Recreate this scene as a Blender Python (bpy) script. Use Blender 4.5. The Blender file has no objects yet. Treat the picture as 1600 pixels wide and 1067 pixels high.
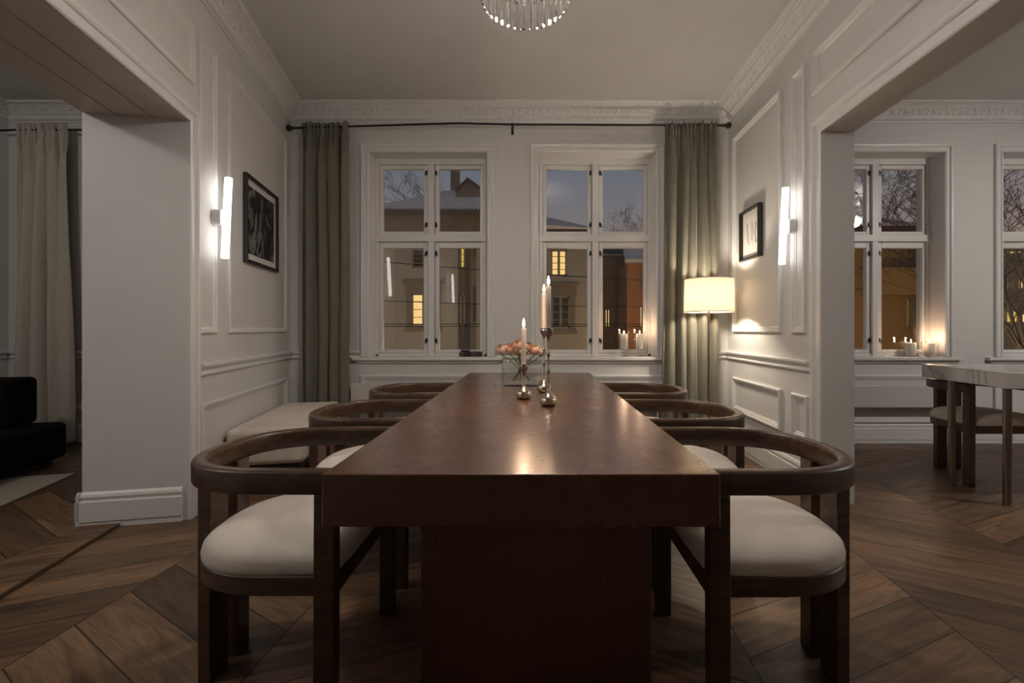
import bpy, math, random
from mathutils import Vector, Matrix, noise
R = random.Random(7)
scn = bpy.context.scene
COL = scn.collection
PI = math.pi
F, PX, PY, H = 711.0, 833.0, 514.0, 1.114     # focal (px of a 1600 frame), vanishing point, eye height

def at(px, py, Y):                              # distance Y and picture position -> a place in the world
    return Vector(((px-PX)*Y/F, Y, H-(py-PY)*Y/F))

# ------------------------------------------------------------------ materials
MATS = {}
def newmat(name):
    m = bpy.data.materials.new(name); m.use_nodes = True
    nt = m.node_tree
    for n in list(nt.nodes): nt.nodes.remove(n)
    out = nt.nodes.new('ShaderNodeOutputMaterial')
    MATS[name] = m
    return m, nt, out
def node(nt, typ, **kw):
    n = nt.nodes.new(typ)
    for k, v in kw.items():
        if k in n.inputs.keys(): n.inputs[k].default_value = v
        else: setattr(n, k, v)
    return n
def setin(nt, sock, v):
    if hasattr(v, 'is_linked') or isinstance(v, bpy.types.NodeSocket): nt.links.new(v, sock)
    else: sock.default_value = v
class E:                                        # tiny expression helper over Math nodes
    def __init__(s, nt, sock): s.nt = nt; s.s = sock
    def _m(s, op, *a):
        n = s.nt.nodes.new('ShaderNodeMath'); n.operation = op
        for i, v in enumerate((s,)+a):
            if isinstance(v, E): s.nt.links.new(v.s, n.inputs[i])
            else: n.inputs[i].default_value = v
        return E(s.nt, n.outputs[0])
    def __add__(s, o): return s._m('ADD', o)
    def __sub__(s, o): return s._m('SUBTRACT', o)
    def __mul__(s, o): return s._m('MULTIPLY', o)
    def __truediv__(s, o): return s._m('DIVIDE', o)
    def floor(s): return s._m('FLOOR')
    def abs(s): return s._m('ABSOLUTE')
    def lt(s, o): return s._m('LESS_THAN', o)
    def mod(s, o): return s._m('FLOORED_MODULO', o)
    def min(s, o): return s._m('MINIMUM', o)
    def max(s, o): return s._m('MAXIMUM', o)
def principled(nt, out, color=(.8,.8,.8), rough=.5, metal=0., spec=.5, **kw):
    b = nt.nodes.new('ShaderNodeBsdfPrincipled')
    setin(nt, b.inputs['Base Color'], color if not isinstance(color, tuple) else (*color, 1))
    setin(nt, b.inputs['Roughness'], rough); b.inputs['Metallic'].default_value = metal
    b.inputs['Specular IOR Level'].default_value = spec
    for k, v in kw.items(): setin(nt, b.inputs[k], v)
    nt.links.new(b.outputs[0], out.inputs[0])
    return b
def ramp(nt, fac, stops):
    r = nt.nodes.new('ShaderNodeValToRGB'); nt.links.new(fac, r.inputs[0])
    e = r.color_ramp.elements
    while len(e) < len(stops): e.new(.5)
    for i, (p, c) in enumerate(stops):
        e[i].position = p; e[i].color = (*c, 1)
    return r.outputs[0]
def noisetex(nt, vec=None, scale=5., detail=3., rough=.5, dist=0.):
    n = nt.nodes.new('ShaderNodeTexNoise')
    n.inputs['Scale'].default_value = scale; n.inputs['Detail'].default_value = detail
    n.inputs['Roughness'].default_value = rough; n.inputs['Distortion'].default_value = dist
    if vec is not None: nt.links.new(vec, n.inputs['Vector'])
    return n.outputs['Fac']
def coords(nt, scale=(1,1,1), kind='Object'):
    t = nt.nodes.new('ShaderNodeTexCoord'); m = nt.nodes.new('ShaderNodeMapping')
    m.inputs['Scale'].default_value = scale
    nt.links.new(t.outputs[kind], m.inputs[0]); return m.outputs[0]
def bump(nt, b, height, strength=.2, dist=.01):
    n = nt.nodes.new('ShaderNodeBump'); n.inputs['Strength'].default_value = strength
    n.inputs['Distance'].default_value = dist
    nt.links.new(height, n.inputs['Height']); nt.links.new(n.outputs[0], b.inputs['Normal'])

def mat_flat(name, color, rough=.5, metal=0., spec=.5, var=.06, scale=6., bmp=0., bscale=60., **kw):
    m, nt, out = newmat(name)
    v = coords(nt)
    c = ramp(nt, noisetex(nt, v, scale, 4), [(.25, tuple(x*(1-var) for x in color)), (.75, tuple(min(1,x*(1+var)) for x in color))])
    b = principled(nt, out, c, rough, metal, spec, **kw)
    if bmp: bump(nt, b, noisetex(nt, v, bscale, 3), bmp, .002)
    return m
def mat_weave(name, color, scale=420., rough=.95):
    m, nt, out = newmat(name)
    v = coords(nt)
    a = nt.nodes.new('ShaderNodeTexWave'); a.inputs['Scale'].default_value = scale/6.28; nt.links.new(v, a.inputs['Vector'])
    w = nt.nodes.new('ShaderNodeTexWave'); w.bands_direction = 'Y'; w.inputs['Scale'].default_value = scale/6.28; nt.links.new(v, w.inputs['Vector'])
    h = E(nt, a.outputs['Fac']).max(E(nt, w.outputs['Fac']))
    c = ramp(nt, noisetex(nt, v, 5, 5), [(.3, tuple(x*.9 for x in color)), (.7, tuple(min(1,x*1.08) for x in color))])
    mx = nt.nodes.new('ShaderNodeMixRGB'); mx.blend_type = 'MULTIPLY'; mx.inputs[0].default_value = .25
    nt.links.new(c, mx.inputs[1]); nt.links.new(ramp(nt, h.s, [(.2,(.55,.55,.55)),(.8,(1,1,1))]), mx.inputs[2])
    b = principled(nt, out, mx.outputs[0], rough, 0, .2)
    bump(nt, b, h.s, .2, .0008)
    return m
def mat_wood(name, c1, c2, rough=.4, grain=(3,3,40), coat=0., bmp=.08, spec=.5, speckle=0.):
    m, nt, out = newmat(name)
    v = coords(nt, grain)
    f = noisetex(nt, v, 1.6, 7, .62, .6)
    col = ramp(nt, f, [(.28, c1), (.5, tuple((a+b)/2 for a, b in zip(c1, c2))), (.72, c2)])
    fine = noisetex(nt, coords(nt, tuple(g*6 for g in grain)), 2., 3, .6)
    mx = nt.nodes.new('ShaderNodeMixRGB'); mx.blend_type = 'MULTIPLY'; mx.inputs[0].default_value = .55
    nt.links.new(col, mx.inputs[1]); nt.links.new(ramp(nt, fine, [(.35,(.45,.42,.4)),(.6,(1,1,1))]), mx.inputs[2])
    b = principled(nt, out, mx.outputs[0], rough, 0, spec)
    b.inputs['Coat Weight'].default_value = coat; b.inputs['Coat Roughness'].default_value = .25
    bump(nt, b, fine, bmp, .001)
    return m
def mat_emit(name, color, strength):
    m, nt, out = newmat(name)
    e = nt.nodes.new('ShaderNodeEmission'); e.inputs[0].default_value = (*color, 1); e.inputs[1].default_value = strength
    nt.links.new(e.outputs[0], out.inputs[0]); return m
def mat_pane(name, tint=(.93,.95,.95), rough=0., ior=1.5, boost=1.):
    m, nt, out = newmat(name)
    t = nt.nodes.new('ShaderNodeBsdfTransparent'); t.inputs[0].default_value = (*tint, 1)
    g = nt.nodes.new('ShaderNodeBsdfGlossy'); g.inputs['Roughness'].default_value = rough
    lw = nt.nodes.new('ShaderNodeLayerWeight'); f0 = ((ior-1)/(ior+1))**2
    k = (E(nt, lw.outputs['Facing'])._m('POWER', 5.0)*(1-f0) + f0)*boost
    mx = nt.nodes.new('ShaderNodeMixShader')
    nt.links.new(k.s, mx.inputs[0]); nt.links.new(t.outputs[0], mx.inputs[1]); nt.links.new(g.outputs[0], mx.inputs[2])
    nt.links.new(mx.outputs[0], out.inputs[0]); return m

def mat_chevron():
    m, nt, out = newmat('oak_chevron')
    tc = nt.nodes.new('ShaderNodeTexCoord'); sp = nt.nodes.new('ShaderNodeSeparateXYZ')
    nt.links.new(tc.outputs['Object'], sp.inputs[0])
    x, y = E(nt, sp.outputs[0]), E(nt, sp.outputs[1])
    th = math.radians(4); A = math.radians(27)
    u = x*math.cos(th) - y*math.sin(th); v = x*math.sin(th) + y*math.cos(th)
    W, P = .82, .22
    c = (u+1.84)/W; k = c.floor(); fr = c-k
    odd = k.mod(2.0)
    tri = fr*(odd*-2.0+1.0) + odd                   # even columns fall away, odd columns rise
    pp = (v + tri*(math.tan(A)*W))/P - .215 + k*.37
    row = pp.floor(); pf = pp-row
    # random value for each plank
    cb = nt.nodes.new('ShaderNodeCombineXYZ'); nt.links.new(k.s, cb.inputs[0]); nt.links.new(row.s, cb.inputs[1])
    wn = nt.nodes.new('ShaderNodeTexWhiteNoise'); wn.noise_dimensions = '3D'; nt.links.new(cb.outputs[0], wn.inputs['Vector'])
    rnd = E(nt, wn.outputs['Value'])
    sg = odd*2.0 + -1.0                             # +1 odd, -1 even
    al = u*math.cos(A) + v*math.sin(A)*sg
    ac = v*math.cos(A) - u*math.sin(A)*sg
    g = nt.nodes.new('ShaderNodeCombineXYZ')
    nt.links.new((al*1.3).s, g.inputs[0]); nt.links.new((ac*11.0).s, g.inputs[1]); nt.links.new((rnd*37.0).s, g.inputs[2])
    f = noisetex(nt, g.outputs[0], 1.7, 7, .6, 1.4)
    g2 = nt.nodes.new('ShaderNodeCombineXYZ')
    nt.links.new((al*9.0).s, g2.inputs[0]); nt.links.new((ac*170.0).s, g2.inputs[1]); nt.links.new((rnd*37.0).s, g2.inputs[2])
    f2 = noisetex(nt, g2.outputs[0], 1., 3, .6)
    g3 = nt.nodes.new('ShaderNodeCombineXYZ')
    nt.links.new((al*1.6).s, g3.inputs[0]); nt.links.new((ac*4.0).s, g3.inputs[1]); nt.links.new((rnd*11.0).s, g3.inputs[2])
    vo = nt.nodes.new('ShaderNodeTexVoronoi'); vo.inputs['Scale'].default_value = 1.; nt.links.new(g3.outputs[0], vo.inputs['Vector'])
    knot = ramp(nt, vo.outputs['Distance'], [(.04,(.25,.20,.17)),(.16,(1,1,1))])
    base = ramp(nt, f, [(.25,(.066,.037,.020)),(.5,(.158,.094,.052)),(.78,(.265,.165,.094))])
    shade = ramp(nt, rnd.s, [(0.,(.48,.45,.43)),(.5,(.86,.84,.82)),(1.,(1.4,1.32,1.24))])
    def mul(a, b, fac=1.):
        mx = nt.nodes.new('ShaderNodeMixRGB'); mx.blend_type = 'MULTIPLY'; mx.inputs[0].default_value = fac
        nt.links.new(a, mx.inputs[1]); nt.links.new(b, mx.inputs[2]); return mx.outputs[0]
    c1 = mul(mul(mul(base, shade), ramp(nt, f2, [(.3,(.5,.47,.45)),(.6,(1,1,1))]), .5), knot, .8)
    e1 = (pf.min(pf*-1.0+1.0))*(P*math.cos(A)); e2 = (fr.min(fr*-1.0+1.0))*W
    gap = e1.min(e2)
    gc = ramp(nt, (gap/.004).s, [(.3,(.07,.06,.05)),(.95,(1,1,1))])
    c2 = mul(c1, gc)
    b = principled(nt, out, c2, .42, 0, .5)
    rr = ramp(nt, f, [(.3,(.50,.50,.50)),(.7,(.36,.36,.36))]); nt.links.new(rr, b.inputs['Roughness'])
    hh = (E(nt, f2)*.15 + (gap/.004).min(1.0))
    bump(nt, b, hh.s, .45, .0018)
    return m

WALL = mat_flat('wall_paint', (.62,.61,.59), .55, var=.015, bmp=.05, bscale=180)
TRIM = mat_flat('trim_paint', (.68,.67,.65), .38, var=.01, bmp=.02, bscale=140)
CEIL = mat_flat('ceiling_paint', (.58,.57,.55), .7, var=.02, bmp=.04, bscale=150)
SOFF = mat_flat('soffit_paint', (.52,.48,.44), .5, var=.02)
OAK = mat_chevron()
OAKEDGE = mat_wood('oak_edge', (.06,.034,.018), (.13,.078,.043), .5, (3,3,30))
CHAIRWOOD = mat_wood('walnut', (.022,.011,.0055), (.125,.063,.030), .38, (5,22,22), coat=.15)
TABLEWOOD, nt_, out_ = newmat('dark_red_lacquer')
_v = coords(nt_, (1,1,1)); _a = noisetex(nt_, _v, 7, 8, .65, .4); _b = noisetex(nt_, coords(nt_, (30,2,2)), 1.5, 4)
_c = ramp(nt_, _a, [(.25,(.088,.031,.016)),(.52,(.120,.045,.023)),(.8,(.160,.064,.033))])
_mx = node(nt_, 'ShaderNodeMixRGB'); _mx.blend_type = 'MULTIPLY'; _mx.inputs[0].default_value = .22
nt_.links.new(_c, _mx.inputs[1]); nt_.links.new(ramp(nt_, _b, [(.35,(.6,.5,.45)),(.6,(1,1,1))]), _mx.inputs[2])
_p = principled(nt_, out_, _mx.outputs[0], .3, 0, .5, **{'Coat Weight': .8, 'Coat Roughness': .24, 'Coat IOR': 1.55})
nt_.links.new(ramp(nt_, _a, [(.3,(.34,.34,.34)),(.7,(.24,.24,.24))]), _p.inputs['Roughness'])
bump(nt_, _p, noisetex(nt_, _v, 160, 4, .7), .12, .0012)
LINEN = mat_weave('cream_linen', (.66,.60,.53))
BENCHF = mat_weave('bench_boucle', (.72,.64,.56), 300)
VELVET = mat_flat('black_velvet', (.006,.005,.005), .9, var=.3, spec=.1)
RUG = mat_flat('cream_rug', (.36,.31,.26), 1., var=.12, scale=40, bmp=.8, bscale=300)
CURT = mat_flat('sage_curtain', (.165,.155,.118), .85, spec=.15, var=.08, scale=9, bmp=.2, bscale=300, **{'Sheen Weight': .35, 'Sheen Roughness': .4})
CURTC = mat_flat('cream_curtain', (.50,.45,.39), .9, spec=.1, var=.06, scale=20, bmp=.25, bscale=350)
BLACK = mat_flat('black_metal', (.012,.012,.013), .4, metal=.2)
BLACKWOOD = mat_flat('black_frame', (.016,.015,.015), .35)
RAD = mat_flat('radiator_enamel', (.56,.54,.515), .4, var=.01)
BRACK = mat_flat('sconce_metal', (.50,.48,.49), .35, metal=.3)
TUBE = mat_emit('tube_glow', (1.,.95,.91), 2.2)
SILVER = mat_flat('gold_silver', (.66,.58,.45), .20, metal=1., var=.05)
CHROME = mat_flat('dark_silver', (.42,.38,.34), .10, metal=1., var=.05)
BRONZE = mat_flat('bronze_leg', (.28,.23,.18), .28, metal=1.)
WAXP = mat_flat('blush_wax', (.80,.66,.57), .5, var=.02)
WAXW = mat_flat('white_wax', (.80,.74,.66), .5, var=.02)
WICK = mat_flat('wick', (.02,.015,.01), .9)
FLAME = mat_emit('flame', (1.,.72,.36), 26.)
PANE = mat_pane('window_glass', (.93,.93,.91), 0., 1.5, 1.5)
THIN = mat_pane('thin_glass', (.985,.99,.988), .01, 1.5, 1.3)
WATER = mat_pane('vase_water', (.96,.975,.97), .0, 1.33, 1.4)
CRYST, nt_, out_ = newmat('crystal')
principled(nt_, out_, (.95,.96,.97), .02, 0, .6, **{'Transmission Weight': 1., 'IOR': 1.55})
BULB = mat_emit('bulb', (1.,.86,.68), 14.)
STEM = mat_flat('stem_green', (.075,.16,.04), .5, var=.25, scale=30)
PETAL = mat_flat('peach_petal', (.88,.58,.46), .6, var=.10, scale=40, **{'Subsurface Weight': .25, 'Subsurface Radius': (.01,.006,.004)})
PETALP = mat_flat('pale_petal', (.86,.70,.58), .6, var=.10, scale=40)
CENTER = mat_flat('flower_heart', (.35,.16,.06), .7)
MATW = mat_flat('mat_board', (.60,.57,.53), .8, var=.01)
# lamp shade: thin fabric that lets light through
SHADE, nt_, out_ = newmat('shade_fabric')
_d = node(nt_, 'ShaderNodeBsdfDiffuse'); _t = node(nt_, 'ShaderNodeBsdfTranslucent'); _m = node(nt_, 'ShaderNodeMixShader'); _m.inputs[0].default_value = .30
_w = noisetex(nt_, coords(nt_, (4,4,60)), 6, 4)
_cc = ramp(nt_, _w, [(.3,(.66,.60,.50)),(.7,(.78,.72,.61))])
nt_.links.new(_cc, _d.inputs[0]); _t.inputs[0].default_value = (.40,.325,.235,1)
nt_.links.new(_d.outputs[0], _m.inputs[1]); nt_.links.new(_t.outputs[0], _m.inputs[2]); nt_.links.new(_m.outputs[0], out_.inputs[0])
SHTRIM = mat_flat('shade_trim', (.30,.24,.17), .7)
# marble
MARBLE, nt_, out_ = newmat('white_marble')
_v = coords(nt_); _n = noisetex(nt_, _v, 1.1, 6, .6, 1.2)
_e = (E(nt_, _n) - .5).abs()
_c = ramp(nt_, _e.s, [(0.,(.34,.31,.28)),(.006,(.47,.44,.41)),(.02,(.58,.555,.53))])
principled(nt_, out_, _c, .25, 0, .5)
# art prints
ART, nt_, out_ = newmat('monochrome_print')
_v = coords(nt_, (1,1,.6)); _n = noisetex(nt_, _v, 5.5, 6, .55, 2.2)
principled(nt_, out_, ramp(nt_, _n, [(.44,(.010,.010,.011)),(.52,(.04,.04,.04)),(.57,(.24,.23,.22)),(.64,(.07,.07,.07)),(.72,(.02,.02,.02))]), .3)
# outside
PLAST = mat_flat('cream_plaster', (.40,.36,.29), .9, var=.12, scale=.35)
PLASTD = mat_flat('shadow_brown_render', (.20,.165,.12), .9, var=.2, scale=.5)  # brown wall colour of the upper band, chimney and dormer
OCHRE = mat_flat('ochre_plaster', (.36,.235,.08), .9, var=.12, scale=.3)
ORANGE = mat_flat('orange_plaster', (.44,.19,.045), .9, var=.12, scale=.3)
GREYB = mat_flat('grey_brown_plaster', (.24,.19,.13), .9, var=.15, scale=.4)
SURR = mat_flat('stone_surround', (.24,.20,.14), .9, var=.1, scale=1)
SNOW = mat_flat('old_snow', (.86,.77,.69), .9, var=.12, scale=.8)
ROOF = mat_flat('dark_tile', (.11,.085,.065), .9, var=.3, scale=1.5)
BARK = mat_flat('bark', (.06,.045,.035), .9, var=.2)
LITW = mat_emit('lit_room', (1.,.66,.26), .45)
LITY = mat_emit('lit_yellow', (1.,.70,.12), .30)
DARKW = mat_flat('dark_glass', (.05,.05,.05), .2)
SASHO = mat_flat('old_window_paint', (.30,.25,.17), .7)
GROUND = mat_flat('snowy_street', (.22,.20,.18), .95, var=.3, scale=.3)
WIRE = mat_flat('wire', (.02,.018,.016), .8)

# ------------------------------------------------------------------ mesh building
class MB:
    def __init__(s): s.v = []; s.f = []
    def add(s, vs, fs):
        o = len(s.v); s.v += [Vector(p) for p in vs]; s.f += [tuple(i+o for i in q) for q in fs]; return s
    def box(s, a, b, T=None):
        x0,y0,z0 = a; x1,y1,z1 = b
        vs = [(x0,y0,z0),(x1,y0,z0),(x1,y1,z0),(x0,y1,z0),(x0,y0,z1),(x1,y0,z1),(x1,y1,z1),(x0,y1,z1)]
        if T: vs = [T(*p) for p in vs]
        return s.add(vs, [(0,3,2,1),(4,5,6,7),(0,1,5,4),(1,2,6,5),(2,3,7,6),(3,0,4,7)])
    def loft(s, rings, closed=True, ends=False, loop=False):
        o = len(s.v); n = len(rings[0])
        for r in rings: s.v += [Vector(p) for p in r]
        m = len(rings)
        for i in range(m if loop else m-1):
            j = (i+1) % m
            for k in range(n if closed else n-1):
                l = (k+1) % n
                s.f.append((o+i*n+k, o+i*n+l, o+j*n+l, o+j*n+k))
        if ends:
            s.f.append(tuple(o+k for k in reversed(range(n)))); s.f.append(tuple(o+(m-1)*n+k for k in range(n)))
        return s
    def lathe(s, prof, c=(0,0,0), n=32, ends=False):
        rings = [[(c[0]+r*math.cos(2*PI*k/n), c[1]+r*math.sin(2*PI*k/n), c[2]+z) for k in range(n)] for r, z in prof]
        return s.loft(rings, True, ends)
    def tube(s, pts, rad, n=8, ends=True):
        pts = [Vector(p) for p in pts]; rings = []
        ref = Vector((.13,.27,.95)).normalized()
        for i, p in enumerate(pts):
            d = (pts[min(i+1,len(pts)-1)] - pts[max(i-1,0)]).normalized()
            a = d.cross(ref)
            if a.length < .05: a = d.cross(Vector((1,0,0)))
            a.normalize(); b = d.cross(a)
            r = rad[i] if isinstance(rad, (list, tuple)) else rad
            rings.append([p + a*(r*math.cos(2*PI*k/n)) + b*(r*math.sin(2*PI*k/n)) for k in range(n)])
        return s.loft(rings, True, ends)
    def build(s, name, mat, parent=None, smooth=False, bevel=0., seg=2, loc=None, rz=0, fix=True, angle=None):
        me = bpy.data.meshes.new(name)
        c = Vector((0,0,0))
        me.from_pydata([tuple(p) for p in s.v], [], s.f); me.update()
        if fix:
            import bmesh
            bm = bmesh.new(); bm.from_mesh(me)
            bmesh.ops.remove_doubles(bm, verts=bm.verts, dist=1e-5)
            bmesh.ops.recalc_face_normals(bm, faces=bm.faces); bm.to_mesh(me); bm.free()
        o = bpy.data.objects.new(name, me); COL.objects.link(o)
        me.materials.append(mat)
        if smooth:
            for p in me.polygons: p.use_smooth = True
            if angle is not None:
                me.set_sharp_from_angle(angle=math.radians(angle))
        if bevel:
            b = o.modifiers.new('bevel', 'BEVEL'); b.width = bevel; b.segments = seg; b.limit_method = 'ANGLE'; b.angle_limit = math.radians(40)
            if not smooth:
                for p in me.polygons: p.use_smooth = True
                w = o.modifiers.new('wn', 'WEIGHTED_NORMAL'); w.keep_sharp = True
        if parent is not None: o.parent = parent
        if loc is not None: o.location = loc
        if rz: o.rotation_euler.z = rz
        return o
def thing(name, label, cat, loc=(0,0,0), rz=0, group=None, kind=None):
    o = bpy.data.objects.new(name, None); COL.objects.link(o); o.empty_display_size = .1
    o.location = loc; o.rotation_euler.z = rz
    return tag(o, label, cat, group, kind)
def tag(o, label=None, cat=None, group=None, kind=None):
    if label: o['label'] = label
    if cat: o['category'] = cat
    if group: o['group'] = group
    if kind: o['kind'] = kind
    return o
def struct(o, label=None, cat=None): return tag(o, label, cat, None, 'structure')
def copy_tree(o, parent=None):
    c = o.copy(); COL.objects.link(c); c.parent = parent
    for ch in o.children: copy_tree(ch, c)
    return c
def ptlight(name, loc, energy, color, r=.03, parent=None):
    l = bpy.data.lights.new(name, 'POINT'); l.energy = energy; l.color = color; l.shadow_soft_size = r
    o = bpy.data.objects.new(name, l); COL.objects.link(o); o.location = loc
    if parent is not None: o.parent = parent
    return o

# ------------------------------------------------------------------ room plan
YB = 4.45; ZC = 3.28
SL, SR = -.204, .041; XL0, XR0 = -1.47, 1.7236
LL, LR = math.hypot(1, SL), math.hypot(1, SR)
def TL(u, d, z): return Vector((XL0 + (SL*u + d)/LL, (u - SL*d)/LL, z))      # u along left wall, d out of the wall into the room
def TR(u, d, z): return Vector((XR0 + (SR*u - d)/LR, (u + SR*d)/LR, z))
def TB(u, d, z): return Vector((u, YB - d, z))
uL = lambda Y: Y*LL
uR = lambda Y: Y*LR
XBL = XL0+SL*YB; XBR = XR0+SR*YB
TLk, TRk = .53, .20
LO0, LO1, LH = uL(1.0), uL(2.66), 2.33
RO0, RO1, RH = uR(1.0), uR(2.90), 2.37
YN = -3.4
WIN = [(-1.026, 'LW'), (.626, 'RW'), (3.44, 'W3'), (5.16, 'W4')]
WZ0, WZ1, WHF = .84, 2.84, .575

def wallbox(T, u0, u1, d0, d1, z0, z1, mb): mb.box((u0,d0,z0),(u1,d1,z1), T)

# walls
mb = MB(); wallbox(TL, LO1, uL(YB+.05), -TLk, 0, 0, ZC+.02, mb); wallbox(TL, LO0, LO1, -TLk, 0, LH+.02, ZC+.02, mb); wallbox(TL, uL(YN), LO0, -TLk, 0, 0, ZC+.02, mb)
struct(mb.build('wall_left', WALL))
mb = MB(); wallbox(TR, RO1, uR(YB+.05), -TRk, 0, 0, ZC+.02, mb); wallbox(TR, RO0, RO1, -TRk, 0, RH+.001, ZC+.02, mb); wallbox(TR, uR(YN), RO0, -TRk, 0, 0, ZC+.02, mb)
struct(mb.build('wall_right', WALL))
mb = MB(); xs = [-5.35]
for cx, _ in WIN:
    mb.box((xs[-1], YB, 0), (cx-WHF, YB+.32, ZC+.02)); mb.box((cx-WHF, YB, 0), (cx+WHF, YB+.32, WZ0-.005)); mb.box((cx-WHF, YB, WZ1), (cx+WHF, YB+.32, ZC+.02)); xs.append(cx+WHF)
mb.box((xs[-1], YB, 0), (8.2, YB+.32, ZC+.02))
struct(mb.build('wall_back', WALL))
mb = MB(); mb.box((-5.6, YN-.2, 0), (8.4, YN, ZC+.02)); struct(mb.build('wall_rear', WALL))
mb = MB(); mb.box((8.2, YN, 0), (8.4, YB+.32, ZC+.02)); struct(mb.build('wall_far_right', WALL))
mb = MB(); mb.box((-5.35, YN, 0), (-5.13, YB, ZC+.02)); struct(mb.build('wall_far_left', WALL))
mb = MB(); mb.box((-5.6, YN-.2, ZC), (8.4, YB+.32, ZC+.15)); struct(mb.build('ceiling', CEIL))
mb = MB(); mb.box((-5.6, YN-.2, -.1), (8.4, YB+.32, 0)); struct(mb.build('floor', OAK))
# slightly raised floor of the left hand room, with an oak edge strip
mb = MB(); us, ue = LO0+.0, LO1
mb.add([TL(uL(YN),-.343,.016), TL(uL(YB)+.02,-.343,.016), Vector((-5.13,YB,.016)), Vector((-5.13,YN,.016))], [(0,1,2,3)])
o = mb.build('floor', OAK, fix=False); struct(o)
mb = MB(); mb.box((LO0,-.347,-.001),(LO1,-.336,.0165), TL); struct(mb.build('trim_1', OAKEDGE, bevel=.002), 'oak edge strip of the raised floor step in the left opening', 'step')

# soffit panelling of the left header
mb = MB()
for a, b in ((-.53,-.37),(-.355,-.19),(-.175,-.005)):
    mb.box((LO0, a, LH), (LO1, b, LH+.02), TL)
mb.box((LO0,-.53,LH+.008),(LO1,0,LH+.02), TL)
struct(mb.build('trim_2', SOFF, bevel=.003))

def rect_moulding(mb, T, u0, u1, z0, z1, prof):
    rings = [[T(u0+i,d,z0+i), T(u1-i,d,z0+i), T(u1-i,d,z1-i), T(u0+i,d,z1-i)] for i, d in prof]
    mb.loft(rings, True)
def sweep_line(mb, T, u0, u1, prof, ends=True):          # prof: (d, z)
    mb.loft([[T(u,d,z) for d, z in prof] for u in (u0, u1)], False)
    if ends:
        for u in (u0, u1):
            n = len(mb.v); mb.add([T(u,d,z) for d, z in prof]+[T(u,0,prof[-1][1]),T(u,0,prof[0][1])], [tuple(range(len(prof)+2))])
PANELP = [(0,0),(.0,.018),(.006,.024),(.016,.024),(.022,.016),(.030,.016),(.036,.008),(.044,.008),(.048,0)]
PANELT = [(0,0),(.0,.012),(.006,.016),(.014,.016),(.020,.010),(.028,.010),(.034,.004),(.040,0)]
DADO = [(0,.825),(.012,.825),(.018,.832),(.018,.842),(.010,.848),(.010,.862),(.024,.872),(.032,.885),(.032,.897),(.024,.902),(0,.904)]
BASE = [(.018,0),(.018,.035),(.022,.035),(.022,.145),(.016,.150),(.016,.160),(.019,.170),(.014,.185),(.004,.195),(0,.196)]

tn = [2]
def trimname(): tn[0] += 1; return 'trim_%d' % tn[0]
# cornice -----------------------------------------------------------------
def smoothstep(x): x = max(0, min(1, x)); return x*x*(3-2*x)
KEY = [(0,3.128),(.010,3.128),(.014,3.136),(.014,3.142),(.020,3.146),(.034,3.168),(.036,3.176),(.036,3.184),(.042,3.186),(.050,3.205),(.066,3.226),(.088,3.240),(.096,3.242),(.096,3.250),(.106,3.250),(.112,3.262),(.136,3.268),(.144,3.270),(.150,3.276),(.150,3.281)]
def dense(prof, step):
    out = []
    for (a, b), (c, d) in zip(prof, prof[1:]):
        n = max(1, int(math.hypot(c-a, d-b)/step))
        for i in range(n): out.append((a+(c-a)*i/n, b+(d-b)*i/n))
    out.append(prof[-1]); return out
def relief(s, d, z):
    if 3.144 < z < 3.17:                               # egg and dart
        t = (s/.028) % 1; w = math.sin(PI*(z-3.144)/.026)
        return .010*w*(abs(math.sin(PI*t))**.7)
    if .042 < d < .094 and z > 3.186:                  # leaf and flower frieze
        v = (z-3.186)/.054; t = (s/.135) % 1
        q = 0
        for cx, cv, r in ((.3,.5,.20),(.18,.25,.10),(.42,.25,.10),(.16,.72,.10),(.44,.74,.10),(.72,.35,.13),(.86,.7,.10),(.64,.78,.08)):
            dd = math.hypot((t-cx)*1.3, (v-cv)*.62)
            q = max(q, smoothstep(1.35-dd/r*1.1))
        return .015*q*(0.8+.2*math.sin(40*t))
    if .106 < d < .142 and z > 3.25:                   # fluted leaf band
        t = (s/.030) % 1; w = math.sin(PI*(d-.106)/.036)
        return .009*w*(1-abs(2*t-1))**.6
    return 0
prof = dense(KEY, .0055)
def corner(Ta, Tb, da):                                # meeting of two offset wall lines
    p, q = Ta(0,da,0), Ta(1,da,0); r, s = Tb(0,da,0), Tb(1,da,0)
    d1 = q-p; d2 = s-r; den = d1.x*d2.y-d1.y*d2.x
    t = ((r.x-p.x)*d2.y-(r.y-p.y)*d2.x)/den
    return p+d1*t
def cornice(T, startf, endf, name, prof=prof, step=.007, zs=0):
    norms = []
    for i in range(len(prof)):
        a = prof[max(i-1,0)]; b = prof[min(i+1,len(prof)-1)]
        n = Vector((b[1]-a[1], -(b[0]-a[0]))); n = n.normalized() if n.length > 0 else Vector((1,0)); norms.append(n)
    mid = [(startf(d), endf(d)) for d, z in prof]
    Ln = max((b-a).length for a, b in mid); n = int(Ln/step); rings = []
    for k in range(n+1):
        t = k/n; row = []
        for (d, z), (a, b), nn in zip(prof, mid, norms):
            p = a.lerp(b, t); s = t*Ln
            h = relief(s, d, z)
            dirn = (T(0,1,0)-T(0,0,0))
            row.append(p + dirn*(nn.x*h) + Vector((0,0,z+nn.y*h)))
        rings.append(row)
    m = MB(); m.loft(rings, False)
    return struct(m.build(name, TRIM, smooth=True, fix=False, angle=50))
cL = lambda d: corner(TL, TB, d); cR = lambda d: corner(TR, TB, d)
fl = lambda T, u: (lambda d: Vector((T(u,d,0).x, T(u,d,0).y, 0)))
cornice(TL, fl(TL, -.3), cL, trimname())
cornice(TB, cL, cR, trimname())
cornice(TR, fl(TR, -.3), cR, trimname())
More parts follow.
